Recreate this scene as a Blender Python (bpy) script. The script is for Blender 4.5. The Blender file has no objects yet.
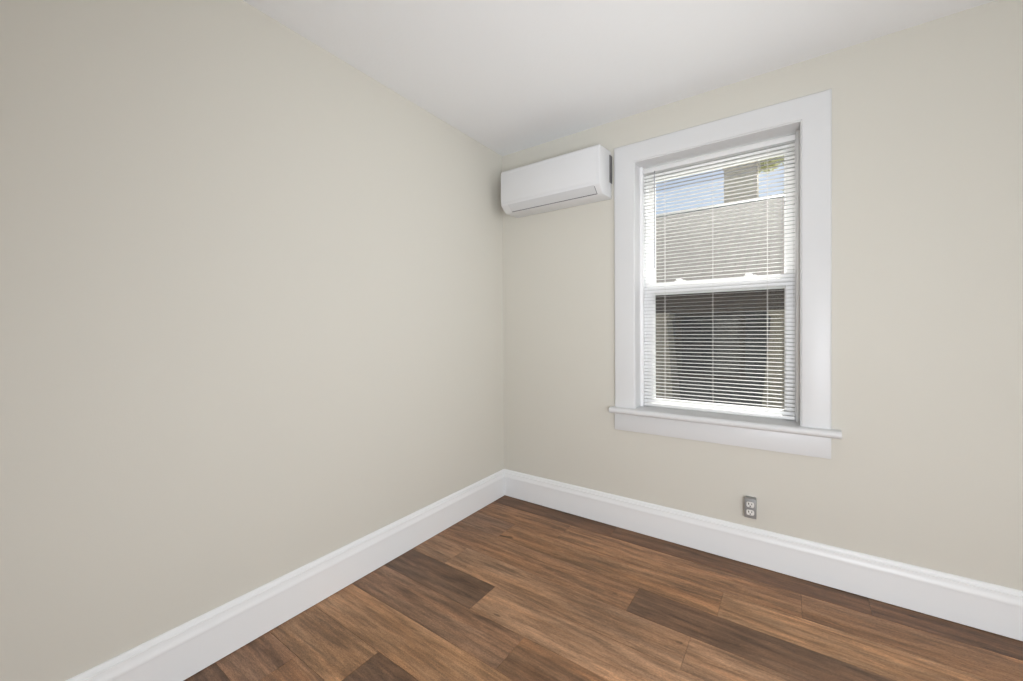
import bpy, bmesh, math, random
from mathutils import Vector, Matrix

scene = bpy.context.scene
R = math.radians

# ------------------------------------------------------------------ camera
CAM = (1.78099, -2.44561, 1.2325)
YAW, PITCH, ROLL = 0.609151, -0.0087484, -0.0058558
FPX, SY = 400.789, -5.4147
cd = bpy.data.cameras.new('camera')
cam = bpy.data.objects.new('camera', cd)
scene.collection.objects.link(cam)
cd.sensor_width = 36.0
cd.lens = FPX / 1023 * 36.0
cd.shift_y = SY / 1023
cd.clip_start = 0.02
_f = Vector((-math.sin(YAW), math.cos(YAW), 0)); _r = Vector((math.cos(YAW), math.sin(YAW), 0)); _u = Vector((0, 0, 1))
_f2 = _f * math.cos(PITCH) + _u * math.sin(PITCH); _u2 = _u * math.cos(PITCH) - _f * math.sin(PITCH)
_r3 = _r * math.cos(ROLL) + _u2 * math.sin(ROLL); _u3 = _u2 * math.cos(ROLL) - _r * math.sin(ROLL)
cam.matrix_world = Matrix(((_r3.x, _u3.x, -_f2.x, CAM[0]), (_r3.y, _u3.y, -_f2.y, CAM[1]),
                           (_r3.z, _u3.z, -_f2.z, CAM[2]), (0, 0, 0, 1)))
scene.camera = cam

# ------------------------------------------------------------------ colour management, sky, sun, room light
vs = scene.view_settings
vs.view_transform = 'Standard'; vs.look = 'None'; vs.gamma = 1.0; vs.use_curve_mapping = False
vs.exposure = -0.19

w = bpy.data.worlds.new('sky'); scene.world = w; w.use_nodes = True
nt = w.node_tree; nt.nodes.clear()
sky = nt.nodes.new('ShaderNodeTexSky'); sky.sky_type = 'NISHITA'; sky.sun_disc = False
sky.sun_elevation = R(45); sky.sun_rotation = R(7); sky.dust_density = 1.4; sky.air_density = 1.0
bg = nt.nodes.new('ShaderNodeBackground'); bg.inputs['Strength'].default_value = 0.115
wo = nt.nodes.new('ShaderNodeOutputWorld')
nt.links.new(sky.outputs[0], bg.inputs['Color']); nt.links.new(bg.outputs[0], wo.inputs['Surface'])

def light(name, kind, loc, aim, energy, color=(1, 1, 1), size=None):
    ld = bpy.data.lights.new(name, kind); ld.energy = energy; ld.color = color
    if kind == 'AREA':
        ld.shape = 'RECTANGLE'; ld.size, ld.size_y = size
    o = bpy.data.objects.new(name, ld); scene.collection.objects.link(o)
    o.location = loc
    o.rotation_euler = (Vector(aim) - Vector(loc)).to_track_quat('-Z', 'Y').to_euler()
    return o

COOL = (0.955, 0.99, 1.05)
LE = dict(sun=27.0, cam=46.0, up=5.0, high=6.5, side=9.5)
sun = light('sun', 'SUN', (3, 9, 9), (3 - 0.5, 9 - 4.0, 9 - 4.1), LE['sun'], (1, 0.96, 0.90))
sun.data.angle = R(0.6)
light('camera_softbox', 'AREA', (2.3, -2.7, 1.05), (1.5, 0, 0.15), LE['cam'], COOL, (0.8, 0.8))
u = light('ceiling_fill', 'AREA', (2.3, -3.1, 0.6), (1.25, -0.9, 2.55), LE['up'], COOL, (1.2, 0.6)); u.data.spread = R(75)  # added unseen fill, tilted up to lift the ceiling
light('side_fill', 'AREA', (3.1, -2.1, 1.05), (0, -1.5, 0.7), LE['side'], COOL, (2.4, 2.0))  # broad unseen fill added on the right to even out the walls
h = light('corner_fill', 'AREA', (3.1, -1.35, 1.45), (0, -0.55, 1.45), LE['high'], COOL, (1.0, 1.8)); h.data.spread = R(75)  # added fill beam towards the left wall and corner; no doorway is there

# ------------------------------------------------------------------ helpers
def M_new(name):
    m = bpy.data.materials.new(name); m.use_nodes = True
    n = m.node_tree.nodes; l = m.node_tree.links
    return m, n, l, n['Principled BSDF']

def srgb(r, g, b):
    f = lambda c: (c / 12.92) if c <= 0.04045 else ((c + 0.055) / 1.055) ** 2.4
    return (f(r / 255), f(g / 255), f(b / 255), 1)

def paint(name, col, rough=0.5, var=0.02, scale=3.0, bump=0.0, bscale=200.0, spec=0.5, metal=0.0):
    """painted / plastic / plain surface: slight procedural mottling and optional fine bump"""
    m, n, l, b = M_new(name)
    tc = n.new('ShaderNodeTexCoord')
    no = n.new('ShaderNodeTexNoise'); no.inputs['Scale'].default_value = scale; no.inputs['Detail'].default_value = 4
    l.new(tc.outputs['Object'], no.inputs['Vector'])
    mr = n.new('ShaderNodeMapRange'); mr.inputs['To Min'].default_value = 1 - var; mr.inputs['To Max'].default_value = 1 + var
    l.new(no.outputs['Fac'], mr.inputs['Value'])
    mx = n.new('ShaderNodeMix'); mx.data_type = 'RGBA'; mx.blend_type = 'MULTIPLY'; mx.inputs[0].default_value = 1
    mx.inputs[6].default_value = col; l.new(mr.outputs[0], mx.inputs[7])
    l.new(mx.outputs[2], b.inputs['Base Color'])
    b.inputs['Roughness'].default_value = rough; b.inputs['Metallic'].default_value = metal
    b.inputs['Specular IOR Level'].default_value = spec
    if bump:
        n2 = n.new('ShaderNodeTexNoise'); n2.inputs['Scale'].default_value = bscale; n2.inputs['Detail'].default_value = 3
        l.new(tc.outputs['Object'], n2.inputs['Vector'])
        bp = n.new('ShaderNodeBump'); bp.inputs['Strength'].default_value = bump; bp.inputs['Distance'].default_value = 0.002
        l.new(n2.outputs['Fac'], bp.inputs['Height']); l.new(bp.outputs[0], b.inputs['Normal'])
    return m

M = {}
M['wall'] = paint('wall_paint', (0.655, 0.635, 0.568, 1), 0.6, 0.008, 1.5, 0.10, 160, 0.3)
M['ceiling'] = paint('ceiling_paint', (0.85, 0.86, 0.865, 1), 0.75, 0.008, 2.0, 0.25, 90, 0.2)
M['trim'] = paint('white_trim_paint', (0.71, 0.715, 0.715, 1), 0.38, 0.006, 4, 0.03, 60, 0.4)
M['baseboard'] = paint('white_baseboard_enamel', (0.85, 0.86, 0.86, 1), 0.36, 0.006, 4, 0.03, 60, 0.45)
M['vinyl'] = paint('white_vinyl', (0.94, 0.94, 0.94, 1), 0.35, 0.004, 5)
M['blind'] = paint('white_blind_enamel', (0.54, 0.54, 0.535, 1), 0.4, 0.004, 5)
_b = M['blind'].node_tree
_tl = _b.nodes.new('ShaderNodeBsdfTranslucent'); _tl.inputs[0].default_value = (0.9, 0.9, 0.88, 1)
_mx = _b.nodes.new('ShaderNodeMixShader'); _mx.inputs[0].default_value = 0.02
_b.links.new(_b.nodes['Principled BSDF'].outputs[0], _mx.inputs[1]); _b.links.new(_tl.outputs[0], _mx.inputs[2])
_b.links.new(_mx.outputs[0], _b.nodes['Material Output'].inputs['Surface'])
M['rail'] = paint('white_blind_rail', (0.84, 0.84, 0.83, 1), 0.4, 0.004, 5)
M['cord'] = paint('white_cord', (0.82, 0.81, 0.79, 1), 0.8, 0.02, 60)
M['ac'] = paint('white_abs_plastic', (0.73, 0.735, 0.74, 1), 0.42, 0.004, 5)
M['ac_grey'] = paint('light_grey_plastic', (0.62, 0.625, 0.63, 1), 0.5, 0.02, 30)
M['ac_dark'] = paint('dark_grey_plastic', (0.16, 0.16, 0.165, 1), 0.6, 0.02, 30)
M['plate'] = paint('galvanised_steel', (0.30, 0.30, 0.295, 1), 0.5, 0.08, 60, metal=0.3)
M['device'] = paint('ivory_plastic', (0.74, 0.73, 0.70, 1), 0.4, 0.01, 30)
M['slot'] = paint('dark_slot', (0.03, 0.03, 0.03, 1), 0.6, 0.02, 30)
M['lock'] = paint('white_metal_lock', (0.80, 0.80, 0.79, 1), 0.35, 0.01, 30)
M['masonry'] = paint('exterior_masonry', (0.35, 0.30, 0.26, 1), 0.9, 0.15, 6, 0.3, 40)
M['subfloor'] = paint('dark_seam', (0.05, 0.032, 0.02, 1), 0.8, 0.1, 10)

# clear glass: see-through with Fresnel reflection
m, n, l, b = M_new('window_glass'); M['glass'] = m
n.remove(b)
tr = n.new('ShaderNodeBsdfTransparent'); tr.inputs[0].default_value = (0.96, 0.975, 0.97, 1)
gl = n.new('ShaderNodeBsdfGlossy'); gl.inputs['Roughness'].default_value = 0.02
fr = n.new('ShaderNodeFresnel')
ge = n.new('ShaderNodeNewGeometry'); io = n.new('ShaderNodeMapRange')      # same reflectance on both faces of the pane
io.inputs['To Min'].default_value = 1.45; io.inputs['To Max'].default_value = 1 / 1.45
l.new(ge.outputs['Backfacing'], io.inputs['Value']); l.new(io.outputs[0], fr.inputs['IOR'])
mx = n.new('ShaderNodeMixShader')
l.new(fr.outputs[0], mx.inputs[0]); l.new(tr.outputs[0], mx.inputs[1]); l.new(gl.outputs[0], mx.inputs[2])
l.new(mx.outputs[0], n['Material Output'].inputs['Surface'])

# clear acrylic wand
m, n, l, b = M_new('clear_acrylic'); M['acrylic'] = m
b.inputs['Base Color'].default_value = (0.55, 0.57, 0.60, 1); b.inputs['Roughness'].default_value = 0.2
b.inputs['Transmission Weight'].default_value = 0.15

# insect screen: a weave too fine to resolve, modelled as partial coverage of dark grey threads
m, n, l, b = M_new('insect_screen_mesh'); M['screen'] = m
b.inputs['Base Color'].default_value = (0.045, 0.045, 0.05, 1); b.inputs['Roughness'].default_value = 0.7
tr = n.new('ShaderNodeBsdfTransparent'); mx = n.new('ShaderNodeMixShader'); mx.inputs[0].default_value = 0.66
l.new(tr.outputs[0], mx.inputs[1]); l.new(b.outputs[0], mx.inputs[2])
l.new(mx.outputs[0], n['Material Output'].inputs['Surface'])

# wood-look floor planks: per-plank base tone (attribute) times procedural grain
m, n, l, b = M_new('vinyl_plank_oak'); M['floor'] = m
tc = n.new('ShaderNodeTexCoord')
at = n.new('ShaderNodeAttribute'); at.attribute_name = 'plank_tone'
sd = n.new('ShaderNodeAttribute'); sd.attribute_name = 'plank_seed'
ad = n.new('ShaderNodeVectorMath'); ad.operation = 'ADD'
l.new(tc.outputs['Object'], ad.inputs[0]); l.new(sd.outputs['Color'], ad.inputs[1])
def stretched(sx, sy, sz=1.0):
    mp = n.new('ShaderNodeMapping'); mp.inputs['Scale'].default_value = (sx, sy, sz)
    l.new(ad.outputs[0], mp.inputs['Vector']); return mp
def noise(sx, sy, scale, detail, rough=0.6, dist=0.0):
    mp = stretched(sx, sy)
    no = n.new('ShaderNodeTexNoise'); no.inputs['Scale'].default_value = scale; no.inputs['Detail'].default_value = detail
    no.inputs['Roughness'].default_value = rough; no.inputs['Distortion'].default_value = dist
    l.new(mp.outputs[0], no.inputs['Vector']); return no
def ramp(src, p0, c0, p1, c1):
    r = n.new('ShaderNodeMapRange'); r.inputs['From Min'].default_value = p0; r.inputs['From Max'].default_value = p1
    r.inputs['To Min'].default_value = c0; r.inputs['To Max'].default_value = c1
    l.new(src, r.inputs['Value']); return r.outputs[0]
def mult(a, bb):
    x = n.new('ShaderNodeMath'); x.operation = 'MULTIPLY'; l.new(a, x.inputs[0]); l.new(bb, x.inputs[1]); return x.outputs[0]
g_broad = ramp(noise(0.7, 5.5, 2.6, 6, 0.65, 0.5).outputs['Fac'], 0.30, 0.66, 0.68, 1.28)
g_fine = ramp(noise(4.5, 44, 4.0, 8, 0.8, 0.1).outputs['Fac'], 0.32, 0.60, 0.80, 1.18)
g_pore = ramp(noise(26, 95, 5.0, 4, 0.75).outputs['Fac'], 0.34, 0.60, 0.60, 1.16)
g_streak = ramp(noise(1.1, 11, 3.0, 5, 0.65, 0.35).outputs['Fac'], 0.36, 0.46, 0.62, 1.0)
g_knot = ramp(noise(2.4, 8.5, 1.5, 3, 0.55, 0.8).outputs['Fac'], 0.25, 0.34, 0.30, 1.0)
val = mult(mult(mult(g_broad, g_fine), mult(g_pore, g_knot)), g_streak)
mc = n.new('ShaderNodeMix'); mc.data_type = 'RGBA'; mc.blend_type = 'MULTIPLY'; mc.inputs[0].default_value = 1
l.new(at.outputs['Color'], mc.inputs[6]); l.new(val, mc.inputs[7])
hn = noise(0.9, 7, 2.0, 4, 0.6, 0.5)                       # drift between red-brown and grey-brown
hm = n.new('ShaderNodeMix'); hm.data_type = 'RGBA'
hm.inputs[6].default_value = (0.97, 1.01, 1.06, 1); hm.inputs[7].default_value = (1.05, 0.98, 0.90, 1)
l.new(ramp(hn.outputs['Fac'], 0.35, 0.0, 0.65, 1.0), hm.inputs[0])
mc2 = n.new('ShaderNodeMix'); mc2.data_type = 'RGBA'; mc2.blend_type = 'MULTIPLY'; mc2.inputs[0].default_value = 1
l.new(mc.outputs[2], mc2.inputs[6]); l.new(hm.outputs[2], mc2.inputs[7])
l.new(mc2.outputs[2], b.inputs['Base Color'])
b.inputs['Specular IOR Level'].default_value = 0.5
l.new(ramp(val, 0.3, 0.48, 1.3, 0.34), b.inputs['Roughness'])
bp = n.new('ShaderNodeBump'); bp.inputs['Strength'].default_value = 0.15; bp.inputs['Distance'].default_value = 0.001
l.new(val, bp.inputs['Height']); l.new(bp.outputs[0], b.inputs['Normal'])

def link(o, parent=None):
    scene.collection.objects.link(o)
    if parent is not None:
        o.parent = parent; o.matrix_parent_inverse = parent.matrix_world.inverted()
    return o

def obj(name, bm, mat, parent=None, smooth=False, origin=None):
    bmesh.ops.recalc_face_normals(bm, faces=bm.faces)
    me = bpy.data.meshes.new(name)
    if origin is not None:
        bmesh.ops.translate(bm, verts=bm.verts, vec=-Vector(origin))
    bm.to_mesh(me); bm.free()
    if smooth:
        for p in me.polygons: p.use_smooth = True
        try: me.set_sharp_from_angle(angle=R(32))
        except Exception: pass
    me.materials.append(mat)
    o = bpy.data.objects.new(name, me)
    if parent is not None:
        scene.collection.objects.link(o); o.parent = parent
        o.location = (Vector(origin) if origin is not None else Vector((0, 0, 0))) - world_of(parent)
    else:
        scene.collection.objects.link(o)
        if origin is not None: o.location = origin
    return o

def world_of(o):
    v = Vector(o.location)
    while o.parent: o = o.parent; v += Vector(o.location)
    return v

def thing(name, label, cat, loc, group=None, kind=None):
    o = bpy.data.objects.new(name, None); scene.collection.objects.link(o)
    o.empty_display_size = 0.1; o.location = loc
    if label: o['label'] = label
    if cat: o['category'] = cat
    if group: o['group'] = group
    if kind: o['kind'] = kind
    return o

def structure(o, label=None):
    o['kind'] = 'structure'
    if label: o['label'] = label
    return o

def add_box(bm, x0, x1, y0, y1, z0, z1, bev=0.0, seg=2):
    t = bmesh.new()
    bmesh.ops.create_cube(t, size=1)
    for v in t.verts:
        v.co = Vector((x0 + (v.co.x + .5) * (x1 - x0), y0 + (v.co.y + .5) * (y1 - y0), z0 + (v.co.z + .5) * (z1 - z0)))
    if bev: bmesh.ops.bevel(t, geom=t.edges[:], offset=bev, segments=seg, affect='EDGES', profile=0.5)
    merge(bm, t)

def merge(bm, t):
    me = bpy.data.meshes.new('tmp'); t.to_mesh(me); t.free(); bm.from_mesh(me); bpy.data.meshes.remove(me)

def box(x0, x1, y0, y1, z0, z1, bev=0.0, seg=2):
    bm = bmesh.new(); add_box(bm, x0, x1, y0, y1, z0, z1, bev, seg); return bm

def add_tube(bm, pts, rad, seg=8):
    pts = [Vector(p) for p in pts]; rings = []
    for i, p in enumerate(pts):
        d = (pts[min(i + 1, len(pts) - 1)] - pts[max(i - 1, 0)]).normalized()
        a = d.orthogonal().normalized(); c = d.cross(a)
        rr = rad[i] if isinstance(rad, (list, tuple)) else rad
        rings.append([bm.verts.new(p + a * math.cos(2 * math.pi * k / seg) * rr + c * math.sin(2 * math.pi * k / seg) * rr) for k in range(seg)])
    for i in range(len(rings) - 1):
        for k in range(seg):
            bm.faces.new((rings[i][k], rings[i][(k + 1) % seg], rings[i + 1][(k + 1) % seg], rings[i + 1][k]))
    bm.faces.new(rings[0][::-1]); bm.faces.new(rings[-1])

def prism_x(prof, x0, x1, bm=None):
    """profile of (y,z) points swept along x"""
    bm = bm or bmesh.new()
    a = [bm.verts.new((x0, y, z)) for y, z in prof]; c = [bm.verts.new((x1, y, z)) for y, z in prof]
    k = len(prof)
    for i in range(k): bm.faces.new((a[i], a[(i + 1) % k], c[(i + 1) % k], c[i]))
    bm.faces.new(a[::-1]); bm.faces.new(c)
    return bm

def arc(cy, cz, r, a0, a1, n=6):
    return [(cy + r * math.cos(R(a0 + (a1 - a0) * i / n)), cz + r * math.sin(R(a0 + (a1 - a0) * i / n))) for i in range(n + 1)]

# ------------------------------------------------------------------ room shell
XR, YF, H = 3.15, -3.55, 2.55          # right wall, wall behind the camera, ceiling
T = 0.226                               # wall thickness
OX0, OX1, OZ0, OZ1 = 0.995, 1.825, 0.70, 2.262   # rough window opening

floor_bm = bmesh.new()
tone = floor_bm.loops.layers.float_color.new('plank_tone')
seed = floor_bm.loops.layers.float_color.new('plank_seed')
rng = random.Random(11)
PW = 0.19
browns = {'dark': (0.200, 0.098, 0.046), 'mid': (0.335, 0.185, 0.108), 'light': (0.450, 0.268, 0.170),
          'tan': (0.430, 0.248, 0.142), 'grey': (0.205, 0.118, 0.076), 'midgrey': (0.320, 0.186, 0.120), 'warm': (0.385, 0.208, 0.112)}
PL = 1.185
# (first joint position, tones of the planks left to right) for the rows in view, from the window wall outwards
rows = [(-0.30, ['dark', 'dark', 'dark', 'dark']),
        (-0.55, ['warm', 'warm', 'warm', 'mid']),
        (0.335 - PL, ['midgrey', 'warm', 'tan', 'mid']),
        (1.185 - PL, ['mid', 'grey', 'midgrey', 'mid']),
        (1.45 - 2 * PL, ['light', 'light', 'light', 'mid']),
        (0.608 - PL, ['grey', 'light', 'light', 'mid']),
        (0.898 - PL, ['midgrey', 'mid', 'midgrey', 'light']),
        (-0.20, ['tan', 'light', 'tan', 'mid']),
        (0.476 - PL, ['tan', 'grey', 'mid', 'light']),
        (-0.95, ['midgrey', 'mid', 'tan', 'mid'])]
keys = list(browns)
ri = 0
y1 = 0.10; y0 = -0.153
while y1 > YF - 0.1:
    if ri < len(rows): xs, tones = rows[ri]
    else: xs, tones = rng.uniform(-PL, -0.1), [rng.choice(['mid', 'light', 'tan', 'midgrey', 'grey']) for _ in range(6)]
    x = xs - PL
    k = -1
    while x < XR + 0.1:
        xa, xb = max(x, -0.1), min(x + PL, XR + 0.1)
        if xb - xa > 0.01:
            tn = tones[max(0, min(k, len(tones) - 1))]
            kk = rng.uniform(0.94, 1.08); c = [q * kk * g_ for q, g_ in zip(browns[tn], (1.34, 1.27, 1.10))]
            sx = (rng.uniform(0, 40), rng.uniform(0, 40), rng.uniform(0, 9), 1)
            g = 0.0006
            pts = [(xa + g, y0 + g), (xb - g, y0 + g), (xb - g, y1 - g), (xa + g, y1 - g)]
            top = [floor_bm.verts.new((px, py, 0)) for px, py in pts]
            low = [floor_bm.verts.new((px, py, -0.004)) for px, py in pts]
            fs = [floor_bm.faces.new(top)] + [floor_bm.faces.new((low[i], low[(i + 1) % 4], top[(i + 1) % 4], top[i])) for i in range(4)]
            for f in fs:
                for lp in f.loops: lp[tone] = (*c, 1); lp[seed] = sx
        x += PL; k += 1
    y1 = y0; y0 -= PW; ri += 1
me = bpy.data.meshes.new('floor'); 
base = [floor_bm.verts.new(p) for p in ((-0.1, 0.1, -0.004), (XR + .1, 0.1, -0.004), (XR + .1, YF - .1, -0.004), (-0.1, YF - .1, -0.004))]
bf = floor_bm.faces.new(base); bf.material_index = 1
bl = [floor_bm.verts.new(p) for p in ((-0.1, 0.1, -0.15), (XR + .1, 0.1, -0.15), (XR + .1, YF - .1, -0.15), (-0.1, YF - .1, -0.15))]
for f in [floor_bm.faces.new(bl[::-1])] + [floor_bm.faces.new((bl[i], bl[(i + 1) % 4], base[(i + 1) % 4], base[i])) for i in range(4)]:
    f.material_index = 1
for f in floor_bm.faces:
    if f.normal.z < 0 and f.material_index == 0 and abs(f.normal.z) > .5: f.normal_flip()
floor_bm.to_mesh(me); floor_bm.free()
me.materials.append(M['floor']); me.materials.append(M['subfloor'])
fo = bpy.data.objects.new('floor', me); scene.collection.objects.link(fo)
structure(fo, 'brown wood-look plank floor')

structure(obj('ceiling', box(-T, XR + T, YF - T, T, H, H + 0.2), M['ceiling']), 'flat white ceiling')
structure(obj('wall_left', box(-T, 0, YF - T, T, -0.15, H), M['wall']), 'long blank beige wall on the left')
structure(obj('wall_right', box(XR, XR + T, YF - T, T, -0.15, H), M['wall']), 'beige wall out of view on the right')
structure(obj('wall_front', box(0, XR, YF - T, YF, -0.15, H), M['wall']), 'beige wall behind the viewer')
bm = bmesh.new()
for (xa, xb, za, zb) in ((0, OX0, -0.15, H), (OX1, XR, -0.15, H), (OX0, OX1, -0.15, OZ0), (OX0, OX1, OZ1, H)):
    add_box(bm, xa, xb, 0, T, za, zb)
structure(obj('wall_back', bm, M['wall']), 'beige wall holding the window')

# baseboards: flat board with an overhanging moulded cap
prof = [(0, 0.003), (0.016, 0.003), (0.016, 0.136), (0.0225, 0.1365), (0.0235, 0.142), (0.0215, 0.152), (0.0175, 0.160),
        (0.0165, 0.168), (0.0160, 0.176), (0.0115, 0.178), (0.0105, 0.186), (0.0075, 0.193), (0.004, 0.1955), (0, 0.1955)]
def sweep(fa, fb):
    bm = bmesh.new()
    a = [bm.verts.new(fa(d, z)) for d, z in prof]; c = [bm.verts.new(fb(d, z)) for d, z in prof]
    k = len(prof)
    for i in range(k): bm.faces.new((a[i], a[(i + 1) % k], c[(i + 1) % k], c[i]))
    bm.faces.new(a[::-1]); bm.faces.new(c)
    return bm
structure(obj('baseboard_left', sweep(lambda d, z: (d, -d, z), lambda d, z: (d, YF + d, z)), M['baseboard'], smooth=True), 'tall white baseboard with moulded cap along the left wall')
structure(obj('baseboard_back', sweep(lambda d, z: (d, -d, z), lambda d, z: (XR - d, -d, z)), M['baseboard'], smooth=True), 'tall white baseboard with moulded cap under the window')
structure(obj('baseboard_right', sweep(lambda d, z: (XR - d, -d, z), lambda d, z: (XR - d, YF + d, z)), M['baseboard'], smooth=True))
structure(obj('baseboard_front', sweep(lambda d, z: (d, YF + d, z), lambda d, z: (XR - d, YF + d, z)), M['baseboard'], smooth=True))

# ------------------------------------------------------------------ window
win = thing('window_1', 'white double-hung window with wide flat casing, stool and apron', None, (1.41, 0, 0.76), kind='structure')
CX0, CX1, CZ1 = 0.8725, 1.939, 2.3725      # casing outer
IX0, IX1, IZ1 = 0.996, 1.824, 2.2605       # casing inner
ST = 0.7585                                # stool top
def u_frame(o0, o1, oz, i0, i1, iz, zb, y_back, y_front, bev_out=0.0, bev_in=0.0, seg=3):
    bm = bmesh.new()
    pts = [(o0, zb), (o0, oz), (o1, oz), (o1, zb), (i1, zb), (i1, iz), (i0, iz), (i0, zb)]
    f = [bm.verts.new((x, y_front, z)) for x, z in pts]; bk = [bm.verts.new((x, y_back, z)) for x, z in pts]
    bm.verts.ensure_lookup_table()
    bm.faces.new(f); bm.faces.new(bk[::-1])
    for i in range(8): bm.faces.new((f[i], bk[i], bk[(i + 1) % 8], f[(i + 1) % 8]))
    bm.edges.ensure_lookup_table()
    def fe(idx): return [bm.edges.get((f[a], f[c])) for a, c in idx]
    bmesh.ops.recalc_face_normals(bm, faces=bm.faces)
    eo = fe(((0, 1), (1, 2), (2, 3))); ei = fe(((4, 5), (5, 6), (6, 7)))
    if bev_out: bmesh.ops.bevel(bm, geom=eo, offset=bev_out, segments=seg, affect='EDGES', profile=0.5)
    if bev_in:
        ei = [e for e in ei if e.is_valid]
        bmesh.ops.bevel(bm, geom=ei, offset=bev_in, segments=seg, affect='EDGES', profile=0.5)
    return bm
obj('casing', u_frame(CX0, CX1, CZ1, IX0, IX1, IZ1, ST, 0.0, -0.020, 0.009, 0.003), M['trim'], win, True)
# deep wooden jamb lining and the inner stop beads that step it in
obj('jamb', u_frame(IX0 - .003, IX1 + .003, IZ1 + .003, IX0 + 0.006, IX1 - 0.006, IZ1 - 0.006, ST - 0.02, T - 0.002, -0.013, 0, 0.003), M['trim'], win, True)
for xa, xb in ((IX0 + 0.006, 1.0205), (1.8025, IX1 - 0.006)):
    obj('blind_stop', box(xa, xb, 0.084, 0.124, ST, IZ1 - 0.006, 0.002), M['vinyl'], win, True)
# stool with rounded nose and horns
bm = bmesh.new()
hs = 0.036
nose = arc(-0.045, ST - hs / 2, hs / 2, 90, 270, 8)
prism_x([(0.0, ST)] + [(y, z) for y, z in nose] + [(0.0, ST - hs)], 0.851, 1.974, bm)
add_box(bm, IX0 + .0005, IX1 - .0005, -0.002, 0.16, ST - hs, ST)
obj('stool', bm, M['trim'], win, True)
obj('apron', box(0.8715, 1.938, -0.018, 0, 0.616, ST - hs, 0.002), M['trim'], win, True)
# vinyl master frame
bm = u_frame(IX0 + .003, IX1 - .003, IZ1 - .003, 1.030, 1.792, 2.236, ST, T - 0.001, 0.126, 0, 0.002)
add_box(bm, IX0 + .003, IX1 - .003, 0.150, T - 0.001, ST - 0.03, ST + 0.012)
obj('frame', bm, M['vinyl'], win, True)
def sash(name, y0, y1, x0, x1, z0, z1, gx0, gx1, gz0, gz1):
    bm = bmesh.new()
    pts = [(x0, z0), (x0, z1), (x1, z1), (x1, z0)]; ins = [(gx0, gz0), (gx0, gz1), (gx1, gz1), (gx1, gz0)]
    e = 0.007                                           # sloped glazing bead
    o_f = [bm.verts.new((x, y0, z)) for x, z in pts]; i_f = [bm.verts.new((x, y0, z)) for x, z in ins]
    cx, cz = (gx0 + gx1) / 2, (gz0 + gz1) / 2
    i_m = [bm.verts.new((x + (e if x < cx else -e), (y0 + y1) / 2 - 0.004, z + (e if z < cz else -e))) for x, z in ins]
    i_b = [bm.verts.new((x + (e if x < cx else -e), y1, z + (e if z < cz else -e))) for x, z in ins]
    o_b = [bm.verts.new((x, y1, z)) for x, z in pts]
    for A, B in ((o_f, i_f), (i_f, i_m), (i_m, i_b), (i_b, o_b), (o_b, o_f)):
        for i in range(4): bm.faces.new((A[i], A[(i + 1) % 4], B[(i + 1) % 4], B[i]))
    s = obj(name, bm, M['vinyl'], win)
    ym = (y0 + y1) / 2
    obj('glass', box(gx0 + e - .002, gx1 - e + .002, ym, ym + 0.004, gz0 + e - .002, gz1 - e + .002), M['glass'], s)
    return s
low = sash('lower_sash', 0.136, 0.176, 1.0305, 1.7915, ST + 0.0005, 1.532, 1.066, 1.759, 0.797, 1.470)
upp = sash('upper_sash', 0.180, 0.220, 1.0305, 1.7915, 1.478, 2.2355, 1.058, 1.757, 1.530, 2.196)
for lx in (1.226, 1.594):
    bm = bmesh.new()
    add_box(bm, lx - 0.030, lx + 0.030, 0.142, 0.170, 1.5322, 1.538, 0.002)
    add_tube(bm, [(lx, 0.156, 1.537), (lx, 0.156, 1.546)], [0.013, 0.011], 14)
    add_box(bm, lx - 0.024, lx + 0.006, 0.149, 0.161, 1.542, 1.549, 0.002)
    obj('sash_lock', bm, M['lock'], low, True)
# half insect screen outside the lower sash
bm = bmesh.new()
sx0, sx1, sz0, sz1 = 1.040, 1.782, ST + 0.013, 1.476
for a in ((sx0, sx0 + .016, sz0, sz1), (sx1 - .016, sx1, sz0, sz1), (sx0 + .016, sx1 - .016, sz0, sz0 + .016), (sx0 + .016, sx1 - .016, sz1 - .016, sz1)):
    add_box(bm, a[0], a[1], 0.204, 0.214, a[2], a[3])
scf = obj('screen_frame', bm, M['vinyl'], win)
bm = bmesh.new()
bm.faces.new([bm.verts.new(p) for p in ((sx0 + .012, 0.209, sz0 + .012), (sx1 - .012, 0.209, sz0 + .012), (sx1 - .012, 0.209, sz1 - .012), (sx0 + .012, 0.209, sz1 - .012))])
obj('insect_screen', bm, M['screen'], scf)

# ------------------------------------------------------------------ mini blind
BX0, BX1, BY = 1.0225, 1.7995, 0.098
bl = thing('window_blind', 'white horizontal mini blind lowered over the window with slats open', 'blind', (1.411, BY, 2.2365))
bm = bmesh.new()
add_box(bm, BX0, BX1, BY - 0.013, BY + 0.013, 2.2095, 2.2365, 0.0025)
obj('head_rail', bm, M['rail'], bl, True)
bm = bmesh.new()
tilt = R(4.0); pitch = 0.0211; zs = 2.200; nsl = 0
hw = 0.0125; crown = 0.0018; th = 0.0004
while zs - nsl * pitch > 0.797:
    z = zs - nsl * pitch
    up, dn = [], []
    for k in range(5):
        s = -1 + 2 * k / 4
        ly = s * hw; lz = crown * (1 - s * s)
        yy = BY + ly * math.cos(tilt) - lz * math.sin(tilt); zz = z + ly * math.sin(tilt) + lz * math.cos(tilt)
        up.append((yy, zz + th / 2)); dn.append((yy, zz - th / 2))
    prism_x(up + dn[::-1], BX0 + 0.002, BX1 - 0.002, bm)
    nsl += 1
obj('slats', bm, M['blind'], bl, True)
bm = bmesh.new()
add_box(bm, BX0 + .002, BX1 - .002, BY - 0.0125, BY + 0.0125, 0.7665, 0.7835, 0.003)
br = obj('bottom_rail', bm, M['rail'], bl, True)
for ex in (BX0, BX1 - 0.004):
    obj('end_cap', box(ex, ex + 0.004, BY - 0.0132, BY + 0.0132, 0.766, 0.784, 0.001), M['ac_grey'], br)
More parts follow.
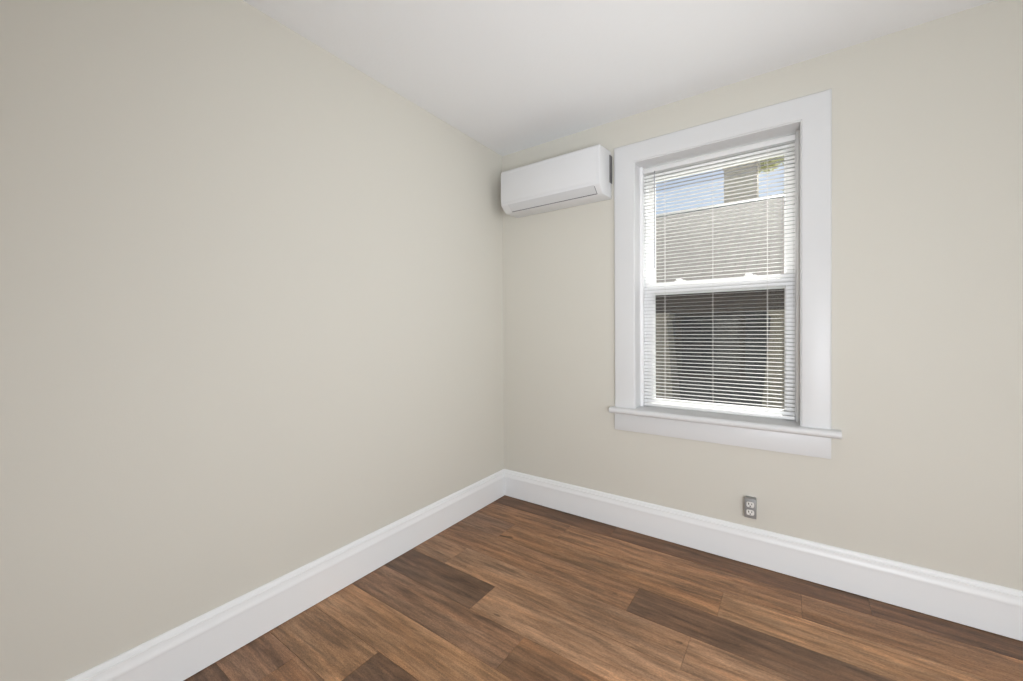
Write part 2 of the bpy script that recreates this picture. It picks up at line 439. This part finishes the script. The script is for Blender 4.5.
for lx in (1.150, 1.4135, 1.676):
    bm = bmesh.new()
    for yy in (BY - 0.0138, BY + 0.0138):
        add_tube(bm, [(lx, yy, 0.784), (lx, yy, 2.210)], 0.0005, 5)
    add_tube(bm, [(lx + 0.004, BY - 0.0145, 0.784), (lx + 0.004, BY - 0.0145, 2.210)], 0.0005, 5)
    obj('ladder_cord', bm, M['cord'], bl)
bm = bmesh.new()
add_tube(bm, [(1.0955, BY - 0.024, 2.196), (1.0945, BY - 0.024, 1.64), (1.0945, BY - 0.024, 1.615)], [0.0035, 0.0035, 0.0045], 6)
wd = obj('tilt_wand', bm, M['acrylic'], bl, True)
bm = bmesh.new()
add_tube(bm, [(1.0955, BY - 0.012, 2.212), (1.0955, BY - 0.024, 2.208), (1.0955, BY - 0.024, 2.194)], 0.002, 6)
obj('wand_hook', bm, M['ac_dark'], wd)

# ------------------------------------------------------------------ mini-split air conditioner
AX0, AX1 = 0.128, 0.854
ac = thing('air_conditioner', 'white wall-mounted mini-split air conditioner beside the window near the ceiling', 'air conditioner', (0.4925, 0, 2.05))
def rounded(prof_pts, x0, x1, bev, seg=3, sel=None):
    bm = prism_x(prof_pts, x0, x1)
    bmesh.ops.recalc_face_normals(bm, faces=bm.faces)
    if bev:
        es = [e for e in bm.edges if (sel(e) if sel else True)]
        bmesh.ops.bevel(bm, geom=es, offset=bev, segments=seg, affect='EDGES', profile=0.5)
    return bm
side = [(-0.036, 2.358), (-0.165, 2.343)] + arc(-0.178, 2.323, 0.020, 75, 180, 5) + [(-0.198, 2.118)] + \
       arc(-0.180, 2.112, 0.018, 185, 225, 3) + [(-0.150, 2.066), (-0.138, 2.060), (-0.060, 2.063), (-0.036, 2.064)]
def endcap_edges(e):
    a, c = e.verts
    return abs(a.co.x - c.co.x) < 1e-6 and max(a.co.y, c.co.y) < -0.03
obj('body', rounded(side, AX0, AX1, 0.008, 3, endcap_edges), M['ac'], ac, True)
# rear plate in the grip recess, its dark colour standing for gap shade; its corners come out to full width
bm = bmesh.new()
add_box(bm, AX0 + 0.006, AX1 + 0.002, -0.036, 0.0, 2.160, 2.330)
obj('recess_shade_plate', bm, M['ac_dark'], ac)
bm = bmesh.new()
add_box(bm, AX0 + 0.002, AX1 - 0.002, -0.037, -0.001, 2.325, 2.358, 0.003)
add_box(bm, AX0 + 0.002, AX1 - 0.002, -0.037, -0.001, 2.064, 2.165, 0.003)
obj('rear_shell', bm, M['ac'], ac, True)
# front panel: thin plate proud of the body with a seam below its top edge
bm = bmesh.new()
add_box(bm, AX0 + 0.004, AX1 - 0.022, -0.2015, -0.1975, 2.122, 2.312, 0.0018)
obj('front_panel', bm, M['ac'], ac, True)
# louver flap on the sloping lower front
def chamfer_pt(t, off):
    p0 = Vector((0, -0.1935, 2.0995)); p1 = Vector((0, -0.150, 2.066))
    nrm = Vector((0, -(p0.z - p1.z), -(p1.y - p0.y))).normalized()
    return p0 + (p1 - p0) * t + nrm * off
bm = bmesh.new()
fx0, fx1 = AX0 + 0.062, AX1 - 0.038
pr = [chamfer_pt(-0.10, 0.0005), chamfer_pt(0.0, 0.0035), chamfer_pt(0.95, 0.0035), chamfer_pt(1.0, 0.0005), chamfer_pt(0.95, -0.002), chamfer_pt(0.0, -0.002)]
prism_x([(p.y, p.z) for p in pr], fx0, fx1, bm)
fl = obj('louver_flap', bm, M['ac_grey'], ac, True)
bm = bmesh.new()
pr = [chamfer_pt(0.05, 0.0012), chamfer_pt(1.09, 0.0012), chamfer_pt(1.09, -0.004), chamfer_pt(0.05, -0.004)]
prism_x([(p.y, p.z) for p in pr], fx0, fx1 + 0.003, bm)
obj('outlet_slot', bm, M['ac_dark'], ac)

# ------------------------------------------------------------------ electrical outlet
OXa, OXb, OZa, OZb = 1.5805, 1.6345, 0.2570, 0.3575
ocx, ocz = (OXa + OXb) / 2, (OZa + OZb) / 2
ou = thing('electrical_outlet', 'grey metal electrical outlet box mounted on the wall just above the baseboard', 'outlet', (ocx, 0, OZa))
obj('box', box(OXa + 0.0015, OXb - 0.0015, -0.0385, 0, OZa + 0.0015, OZb - 0.0015, 0.002), M['plate'], ou, True)
obj('cover_plate', box(OXa, OXb, -0.0415, -0.0380, OZa, OZb, 0.0016), M['plate'], ou, True)
for dz in (-0.0205, 0.0205):
    bm = bmesh.new()
    ring = []
    for k in range(28):
        a = 2 * math.pi * k / 28
        ring.append((max(-0.0172, min(0.0172, 0.0185 * math.cos(a))), max(-0.0138, min(0.0138, 0.0185 * math.sin(a)))))
    fr_ = [bm.verts.new((ocx + x, -0.0440, ocz + dz + z)) for x, z in ring]
    bk_ = [bm.verts.new((ocx + x, -0.0410, ocz + dz + z)) for x, z in ring]
    bm.faces.new(fr_); bm.faces.new(bk_[::-1])
    for k in range(28): bm.faces.new((fr_[k], bk_[k], bk_[(k + 1) % 28], fr_[(k + 1) % 28]))
    rc = obj('receptacle', bm, M['device'], ou)
    bm = bmesh.new()
    add_box(bm, ocx - 0.0090, ocx - 0.0050, -0.0443, -0.0435, ocz + dz - 0.001, ocz + dz + 0.009)
    add_box(bm, ocx + 0.0050, ocx + 0.0086, -0.0443, -0.0435, ocz + dz + 0.000, ocz + dz + 0.008)
    add_tube(bm, [(ocx, -0.0443, ocz + dz - 0.0075), (ocx, -0.0435, ocz + dz - 0.0075)], 0.0030, 12)
    obj('slot', bm, M['slot'], rc)
bm = bmesh.new(); add_tube(bm, [(ocx, -0.0412, ocz), (ocx, -0.0428, ocz)], [0.0034, 0.0026], 12)
obj('screw', bm, M['plate'], ou, True)

# ------------------------------------------------------------------ outside: ground, neighbouring house, tree
M['concrete'] = paint('outdoor_concrete', (0.36, 0.35, 0.32, 1), 0.9, 0.12, 2, 0.2, 30)
M['stucco'] = paint('beige_stucco', (0.62, 0.56, 0.46, 1), 0.9, 0.05, 4, 0.2, 50)
M['beam'] = paint('brown_painted_wood', (0.12, 0.085, 0.06, 1), 0.7, 0.12, 6)
M['siding'] = paint('grey_siding', (0.16, 0.17, 0.19, 1), 0.8, 0.06, 4)
M['gutter'] = paint('pale_metal_gutter', (0.40, 0.39, 0.37, 1), 0.5, 0.03, 5)
M['bark'] = paint('tree_bark', (0.16, 0.12, 0.09, 1), 0.9, 0.25, 12, 0.4, 30)
M['leaf'] = None
def leaf_mat():
    m = paint('pale_green_leaves', (0.60, 0.60, 0.42, 1), 0.6, 0.25, 2); t = m.node_tree
    tl = t.nodes.new('ShaderNodeBsdfTranslucent'); tl.inputs[0].default_value = (0.60, 0.62, 0.38, 1)
    x = t.nodes.new('ShaderNodeMixShader'); x.inputs[0].default_value = 0.4
    t.links.new(t.nodes['Principled BSDF'].outputs[0], x.inputs[1]); t.links.new(tl.outputs[0], x.inputs[2])
    t.links.new(x.outputs[0], t.nodes['Material Output'].inputs['Surface']); return m
M['leaf'] = leaf_mat()

def brickish(name, c1, c2, mortar, sx, sy, axes, rough=0.9):
    m, n, l, b = M_new(name)
    tc = n.new('ShaderNodeTexCoord'); sp = n.new('ShaderNodeSeparateXYZ'); cb = n.new('ShaderNodeCombineXYZ')
    l.new(tc.outputs['Object'], sp.inputs[0])
    if axes == 'wall':
        ad = n.new('ShaderNodeMath'); ad.operation = 'ADD'; l.new(sp.outputs[0], ad.inputs[0]); l.new(sp.outputs[1], ad.inputs[1])
        l.new(ad.outputs[0], cb.inputs[0]); l.new(sp.outputs[2], cb.inputs[1])
    else:
        l.new(sp.outputs[0], cb.inputs[0]); l.new(sp.outputs[1], cb.inputs[1])
    bt = n.new('ShaderNodeTexBrick'); bt.inputs['Scale'].default_value = 1.0
    bt.inputs['Brick Width'].default_value = sx; bt.inputs['Row Height'].default_value = sy; bt.inputs['Mortar Size'].default_value = 0.008
    bt.inputs['Color1'].default_value = c1; bt.inputs['Color2'].default_value = c2; bt.inputs['Mortar'].default_value = mortar
    l.new(cb.outputs[0], bt.inputs['Vector'])
    no = n.new('ShaderNodeTexNoise'); no.inputs['Scale'].default_value = 9; no.inputs['Detail'].default_value = 5
    l.new(tc.outputs['Object'], no.inputs['Vector'])
    mr = n.new('ShaderNodeMapRange'); mr.inputs['To Min'].default_value = 0.75; mr.inputs['To Max'].default_value = 1.2
    l.new(no.outputs['Fac'], mr.inputs['Value'])
    mx = n.new('ShaderNodeMix'); mx.data_type = 'RGBA'; mx.blend_type = 'MULTIPLY'; mx.inputs[0].default_value = 1
    l.new(bt.outputs['Color'], mx.inputs[6]); l.new(mr.outputs[0], mx.inputs[7]); l.new(mx.outputs[2], b.inputs['Base Color'])
    b.inputs['Roughness'].default_value = rough
    return m
M['shingle'] = brickish('grey_roof_shingles', (0.125, 0.112, 0.102, 1), (0.155, 0.140, 0.127, 1), (0.088, 0.080, 0.072, 1), 0.30, 0.14, 'roof')
M['brick'] = brickish('buff_brick', (0.88, 0.80, 0.67, 1), (0.92, 0.85, 0.72, 1), (0.84, 0.77, 0.66, 1), 0.20, 0.067, 'wall')

GZ = -0.55
structure(obj('ground', box(-14, 14, T + 0.001, 26, GZ - 0.2, GZ), M['concrete']), 'pale concrete yard outside')

EY, EZ, RY, RZ = 4.35, 1.93, 7.0, 3.86
hx0, hx1 = -5.5, 5.5
hs_ = thing('house', 'neighbouring house with grey shingle roof, tall chimney and porch seen through the window', 'house', (0.8, 7, GZ))
roof = bmesh.new()
prism_x([(EY, EZ), (RY, RZ), (2 * RY - EY, EZ), (2 * RY - EY, EZ - 0.10), (RY, RZ - 0.14), (EY, EZ - 0.10)], hx0, hx1, roof)
ro = obj('roof', roof, M['shingle'], hs_)
bm = bmesh.new()
prism_x([(RY - 0.09, RZ - 0.062), (RY - 0.085, RZ - 0.045), (RY, RZ + 0.025), (RY + 0.085, RZ - 0.045), (RY + 0.09, RZ - 0.062)], hx0, hx1, bm)
obj('ridge_cap', bm, M['gutter'], ro)
bm = bmesh.new()
prism_x([(EY, EZ - 0.11), (EY - 0.02, EZ - 0.11), (EY - 0.10, EZ - 0.08), (EY - 0.11, EZ + 0.01), (EY - 0.095, EZ + 0.01), (EY - 0.085, EZ - 0.06), (EY, EZ - 0.06)], hx0, hx1, bm)
obj('gutter', bm, M['gutter'], ro)
obj('beam', box(hx0 + .3, hx1 - .3, 4.62, 4.86, 1.53, 1.86), M['beam'], hs_)
obj('soffit', box(hx0 + .1, hx1 - .1, 4.45, 6.2, 1.86, 1.89), M['beam'], hs_)
def column(cx, wt, wb):
    bm = bmesh.new()
    for (za, zb, wa, wc) in ((0.0 + GZ + .35, 1.44, wb, wt),):
        a = [bm.verts.new((cx + sx * wa / 2, 4.74 + sy * wa / 2 * .7, za)) for sx, sy in ((-1, -1), (1, -1), (1, 1), (-1, 1))]
        c = [bm.verts.new((cx + sx * wc / 2, 4.74 + sy * wc / 2 * .7, zb)) for sx, sy in ((-1, -1), (1, -1), (1, 1), (-1, 1))]
        for i in range(4): bm.faces.new((a[i], a[(i + 1) % 4], c[(i + 1) % 4], c[i]))
        bm.faces.new(a[::-1]); bm.faces.new(c)
    add_box(bm, cx - wt / 2 - .04, cx + wt / 2 + .04, 4.74 - wt * .4, 4.74 + wt * .4, 1.44, 1.53)
    add_box(bm, cx - wb / 2 - .06, cx + wb / 2 + .06, 4.74 - wb * .4, 4.74 + wb * .4, GZ, GZ + .35)
    obj('column', bm, M['stucco'], hs_)
column(-0.19, 0.52, 0.80); column(1.80, 0.52, 0.80)
column(-2.6, 0.52, 0.80); column(4.2, 0.52, 0.80)
obj('porch_floor', box(hx0 + .3, hx1 - .3, 4.55, 6.0, GZ, -0.20), M['concrete'], hs_)
hw_ = obj('wall', box(hx0 + .4, hx1 - .4, 6.0, 8.6, GZ, 1.95), M['siding'], hs_)
bm = bmesh.new()
for a in ((-0.10, 0.0, 0.3, 1.6), (1.0, 1.10, 0.3, 1.6), (0.0, 1.0, 1.5, 1.6), (0.0, 1.0, 0.3, 0.4), (0.0, 1.0, 0.93, 0.97)):
    add_box(bm, a[0], a[1], 5.955, 6.0, a[2], a[3])
hwn = obj('window', bm, M['beam'], hs_)
obj('pane', box(0.0, 1.0, 5.985, 5.998, 0.4, 1.5), paint('dark_window_pane', (0.03, 0.035, 0.05, 1), 0.08, 0.02, 5), hwn)
ch = obj('chimney', box(0.36, 1.09, 9.2, 9.8, GZ, 5.42), M['brick'], hs_)
obj('chimney_cap', box(0.32, 1.13, 9.16, 9.84, 5.42, 5.52, 0.01), M['gutter'], ch)
obj('gable_wall', prism_x([(4.9, 1.90), (RY, RZ - 0.20), (2 * RY - 4.9, 1.90)], hx0 + .4, hx0 + .5), M['stucco'], hs_)

def tree(x, y, h, crown, nleaf, sd, label):
    rg = random.Random(sd)
    t = thing('tree', label, 'tree', (x, y, GZ))
    bm = bmesh.new()
    add_tube(bm, [(x, y, GZ), (x + .05, y, GZ + h * .3), (x - .03, y + .05, GZ + h * .6), (x, y, GZ + h * .9)], [0.17, 0.14, 0.10, 0.03], 10)
    for k in range(14):
        a = rg.uniform(0, 6.28); z0 = GZ + h * rg.uniform(.42, .85); ln = crown * rg.uniform(.6, 1.0)
        p0 = Vector((x, y, z0)); p2 = p0 + Vector((math.cos(a) * ln, math.sin(a) * ln, ln * rg.uniform(.3, .8)))
        add_tube(bm, [p0, (p0 + p2) / 2 + Vector((0, 0, .1)), p2], [0.05, 0.035, 0.012], 6)
    obj('trunk', bm, M['bark'], t, True)
    bm = bmesh.new()
    cz = GZ + h * .68
    blobs = [(Vector((x + a, y + rg.uniform(-.4, .4), cz + c)), r) for a, c, r in
             ((-1.0, .45, .34), (-.55, .45, .40), (-1.15, .75, .34), (-.30, -.62, .30), (.0, .0, .6), (-.1, -.7, .5), (.4, .4, .6), (-.6, 1.0, .5),
              (0, 1.1, .6), (.6, -.4, .5), (.8, .9, .5), (.2, 1.7, .45), (-.1, .5, .5), (1.0, .2, .45))]
    for _ in range(nleaf):
        c, rr = rg.choice(blobs)
        d = Vector((rg.gauss(0, 1), rg.gauss(0, 1), rg.gauss(0, 1))).normalized() * rr * rg.uniform(.5, 1)
        p = c + d; s = rg.uniform(.05, .10)
        u = Vector((rg.gauss(0, 1), rg.gauss(0, 1), rg.gauss(0, .6))).normalized(); v = u.orthogonal().normalized()
        k = [p - u * s, p + v * s * .45 - u * .1 * s, p + u * s, p - v * s * .45 - u * .1 * s]
        bm.faces.new([bm.verts.new(q) for q in k])
    obj('foliage', bm, M['leaf'], t)
tree(2.2, 11.5, 9.3, 1.0, 5200, 5, 'leafy green tree behind the neighbouring roof, seen through the upper window pane')
